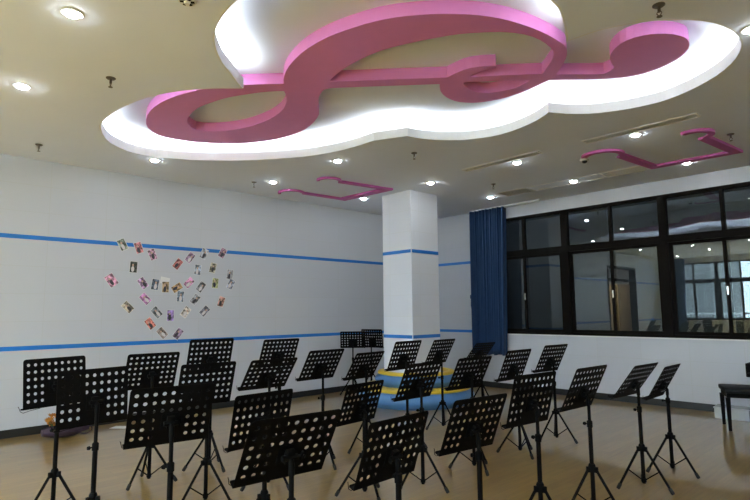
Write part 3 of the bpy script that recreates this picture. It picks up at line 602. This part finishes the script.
SLAB = {8: 'nearest music stand, in the front row at lower left centre, wide desk leaning right', 16: 'second front-row music stand, at bottom centre, below the round soft seat',
 25: 'third front-row music stand, its desk right of bottom centre', 24: 'fourth front-row music stand, tall upright desk before the white wall',
 26: 'fifth front-row music stand from the left, desk clear of others against the white wall', 27: 'second rightmost music stand, full tripod in view, right foreground',
 28: 'rightmost music stand, narrow slanted desk, full tripod in view',
 3: 'music stand with a broad tilted desk at lower left, nearest of the left group', 7: 'music stand directly behind the nearest one, desk partly covered by it',
 15: 'music stand left of the seat, desk seen against the seat edge', 19: 'music stand whose desk covers the middle of the round soft seat',
 20: 'music stand right of the round seat, desk tilted back before the curtain foot', 22: 'music stand below the window right of the curtain, left of two at the sill',
 23: 'music stand highest against the white wall under the window',
 2: 'music stand overlapping the leftmost one, desk upright', 6: 'music stand at left with desk half hidden behind the broad tilted one',
 10: 'strongly tilted music stand at left centre, desk nearly flat', 11: 'music stand at centre left with its desk and slim pole clear of others',
 12: 'tilted music stand left of the round soft seat, below the corner pair', 17: 'music stand in front of the pillar, left of two there',
 18: 'music stand in front of the pillar, right of two, tripod against the seat',
 1: 'leftmost music stand, upright desk against the white wall above the flowers', 4: 'music stand near the left wall, tripod seen below the broad tilted desk',
 5: 'music stand touching the lower blue tape at left, below the photo heart', 9: 'music stand touching the lower blue tape, right of the photo heart',
 21: 'dark slanted music stand at the foot of the blue curtain', 13: 'left one of two music stands pushed into the corner by the pillar',
 14: 'right one of two music stands in the corner, touching the pillar edge'}
# which way one foot points, in degrees from the world x axis
VIEW = {8: 90, 16: 90, 25: 95, 24: 90, 26: 92, 27: 92, 28: 88, 3: 92, 7: 75, 15: 60, 19: 90, 20: 60, 22: 60, 23: 95, 2: 90, 6: 90, 10: 80, 11: 60, 12: 95, 17: 90, 18: 85, 1: 92, 4: 105, 5: 66, 9: 90, 21: 80, 13: 70, 14: 95}
stand0 = make_stand(); desk0 = make_desk()
first = True; base_parts = list(stand0.children)
for (k, bx_, by_, zb, yaw, tilt) in STANDS:
    if first: root = stand0
    else:
        root = stand0.copy(); link(root)
        for ch in base_parts: copy_tree(ch, root)
    root.location = (bx_, by_, 0)
    view = math.degrees(math.atan2(by_, bx_)) - 90      # the way the camera would call "to the right"
    for ch in root.children:
        if ch.name.startswith('tripod'): ch.rotation_euler = (0, 0, R(VIEW[k]+view))
        if ch.name.startswith('clamp'): ch.rotation_euler = (0, 0, R(yaw+random.uniform(60, 200)))
    M = Matrix.Translation((0, 0, zb)) @ Matrix.Rotation(R(yaw), 4, 'Z') @ Matrix.Rotation(R(90+tilt), 4, 'X') @ Matrix.Translation((0, .04, -.05))
    # desk frame: x right, y up the slope, z towards the pole
    for p in desk0:
        o = p if first else link(p.copy())
        o.parent = root; o.matrix_local = M
    up = build('upper_tube', lathe(bmesh.new(), [(.0118, CLAMP-.05), (.0118, max(CLAMP+.03, zb-.01))], 14), BLACK, root, smooth=True)
    # short neck from the tube to the tilting bracket
    tip = M @ Vector((0, -.035, .03))
    build('neck', tube(bmesh.new(), [(0, 0, max(CLAMP+.02, zb-.06)), (0, 0, zb-.015), tip], [.0145, .0145, .0135], 12), BLACK2, root, smooth=True)
    tag(root, SLAB[k] if len(SLAB[k].split()) > 15 or 'music stand' not in SLAB[k] else SLAB[k].replace('music stand', 'black music stand', 1), 'music stand', 'black perforated music stands')
    first = False

# ------------------------------------------------------------------ bench, piano, box at the right
ang = math.atan2(8.29-7.88, -2.16+1.99)            # along the bench's short end
t = empty('piano_bench', (-2.075, 8.085, 0), label='black padded piano bench cut by the right edge of the photo', cat='bench')
t.rotation_euler = (0, 0, ang - R(90))
L_ = .95; sd = .215
build('seat_cushion', B(-.03, L_+.03, -sd-.035, sd+.035, .455, .515, bev=.015), M_('black_leatherette', (.007, .007, .008), .55, .1, 30, spec=.2), t, smooth=True)
build('apron', B(-.01, L_+.01, -sd-.01, sd+.01, .40, .455), BLACK, t)
for x in (0, L_):
    for y in (-sd, sd):
        bm = bmesh.new(); M = Matrix.Translation((x, y, 0))
        vs = [[bm.verts.new(M @ Vector((sx*w, sy*w, z))) for sx, sy in ((-1,-1),(1,-1),(1,1),(-1,1))] for w, z in ((.016, 0), (.025, .40))]
        for i in range(4): bm.faces.new((vs[0][i], vs[0][(i+1)%4], vs[1][(i+1)%4], vs[1][i]))
        bm.faces.new(vs[0][::-1]); bm.faces.new(vs[1])
        build('leg', bm, BLACK, t)
t = empty('digital_piano', (-1.22, 8.72, 0), label='black keyboard end showing at the right edge of the photo above the bench', cat='piano')
build('body', B(-.70, .70, -.22, .22, .60, .78, bev=.01), BLACK, t)
build('keybed', B(-.66, .66, -.36, -.22, .62, .665), BLACK, t)
build('white_keys', B(-.61, .61, -.355, -.22, .665, .68), WHITEP, t)
for i in range(36): 
    if i % 7 in (2, 6): continue
    build('black_key', B(-.60+i*.0339+.018, -.60+i*.0339+.030, -.31, -.22, .68, .69), BLACK2, t)
for s in (-1, 1): build('leg', B(s*.60-.02, s*.60+.02, -.2, .2, 0, .60, bev=.004), BLACK, t)
def clear_plastic():
    m = mat('cloudy_clear_plastic', (.85, .88, .9), .12); N, L, b = nodes(m); b.inputs['Alpha'].default_value = .55; return m
CLEARP = clear_plastic()
t = empty('plastic_box', (-2.17, 8.80, 0), label='cloudy clear plastic box on the floor under the piano bench', cat='box'); t.rotation_euler = (0, 0, R(4))
bm = bmesh.new(); box(bm, -.2, .2, -.14, .14, .002, .006); box(bm, -.2, .2, -.14, -.136, .006, .14); box(bm, -.2, .2, .136, .14, .006, .14); box(bm, -.2, -.196, -.136, .136, .006, .14); box(bm, .196, .2, -.136, .136, .006, .14)
build('body', bm, CLEARP, t); build('lid', B(-.21, .21, -.15, .15, .14, .155, bev=.004), CLEARP, t)

# ------------------------------------------------------------------ flowers and paper at the foot of the left wall
t = empty('flower_bouquet', (-7.66, 1.98, 0), label='orange flowers in a dark purple wrapper lying by the left wall', cat='flowers')
WRAP = M_('dark_purple_wrap', (.045, .025, .05), .5, .3, 14); PET = M_('orange_petals', (.62, .25, .03), .6, .25, 25); STM = M_('green_stem', (.06, .12, .03), .6, .2, 20)
bm = bmesh.new(); n = 26; rr = []
for j, (yy, r_) in enumerate(((-.30, .045), (-.2, .075), (-.08, .095), (.04, .085), (.16, .05), (.22, .035))):
    rr.append([bm.verts.new((r_*1.05*math.cos(2*math.pi*k/n)*(1+.13*math.sin(k*5+j)), yy, max(.002, .085+r_*.85*math.sin(2*math.pi*k/n)*(1+.13*math.cos(k*3+2*j))))) for k in range(n)])
for a, b in zip(rr, rr[1:]):
    for k in range(n): bm.faces.new((a[k], a[(k+1)%n], b[(k+1)%n], b[k]))
bm.faces.new(rr[0][::-1]); bm.faces.new(rr[-1]); build('wrapper', bm, WRAP, t, smooth=True)
build('ribbon_loop', tube(bmesh.new(), [(.06+.0*k, .17+.075*math.cos(2*math.pi*k/18), .07+.05*math.sin(2*math.pi*k/18)) for k in range(19)], .008, 8), WRAP, t, smooth=True)
random.seed(9)
for q in range(11):
    cx, cy, cz = random.uniform(-.10, .06), random.uniform(-.24, -.04), random.uniform(.13, .31)
    bm = bmesh.new()
    for k in range(9):
        a = k*2*math.pi/9; u = Vector((math.cos(a), math.sin(a), .55)); w = Vector((-math.sin(a), math.cos(a), 0)); c = Vector((cx, cy, cz)); s = .045
        vs = [bm.verts.new(c), bm.verts.new(c+u*s*.6+w*s*.35), bm.verts.new(c+u*s*1.1+Vector((0, 0, s*.3))), bm.verts.new(c+u*s*.6-w*s*.35)]
        bm.faces.new(vs)
    lathe(bm, [(.006, -.012), (.016, 0), (.014, .012), (.003, .018)], 9, c=(cx, cy, cz))
    fl = build('flower', bm, PET, t)
    build('stem', tube(bmesh.new(), [(cx, cy, cz-.01), (cx*.5, cy*.7-.03, cz*.5+.05), (0, .0, .09)], .004, 6), STM, fl)
o = build('paper_sheet', B(-.11, .11, -.08, .08, .001, .003), PAPER, label='white sheet of paper on the floor by the left wall', cat='paper'); o.location = (-7.75, 2.62, 0); o.rotation_euler = (0, 0, R(40))
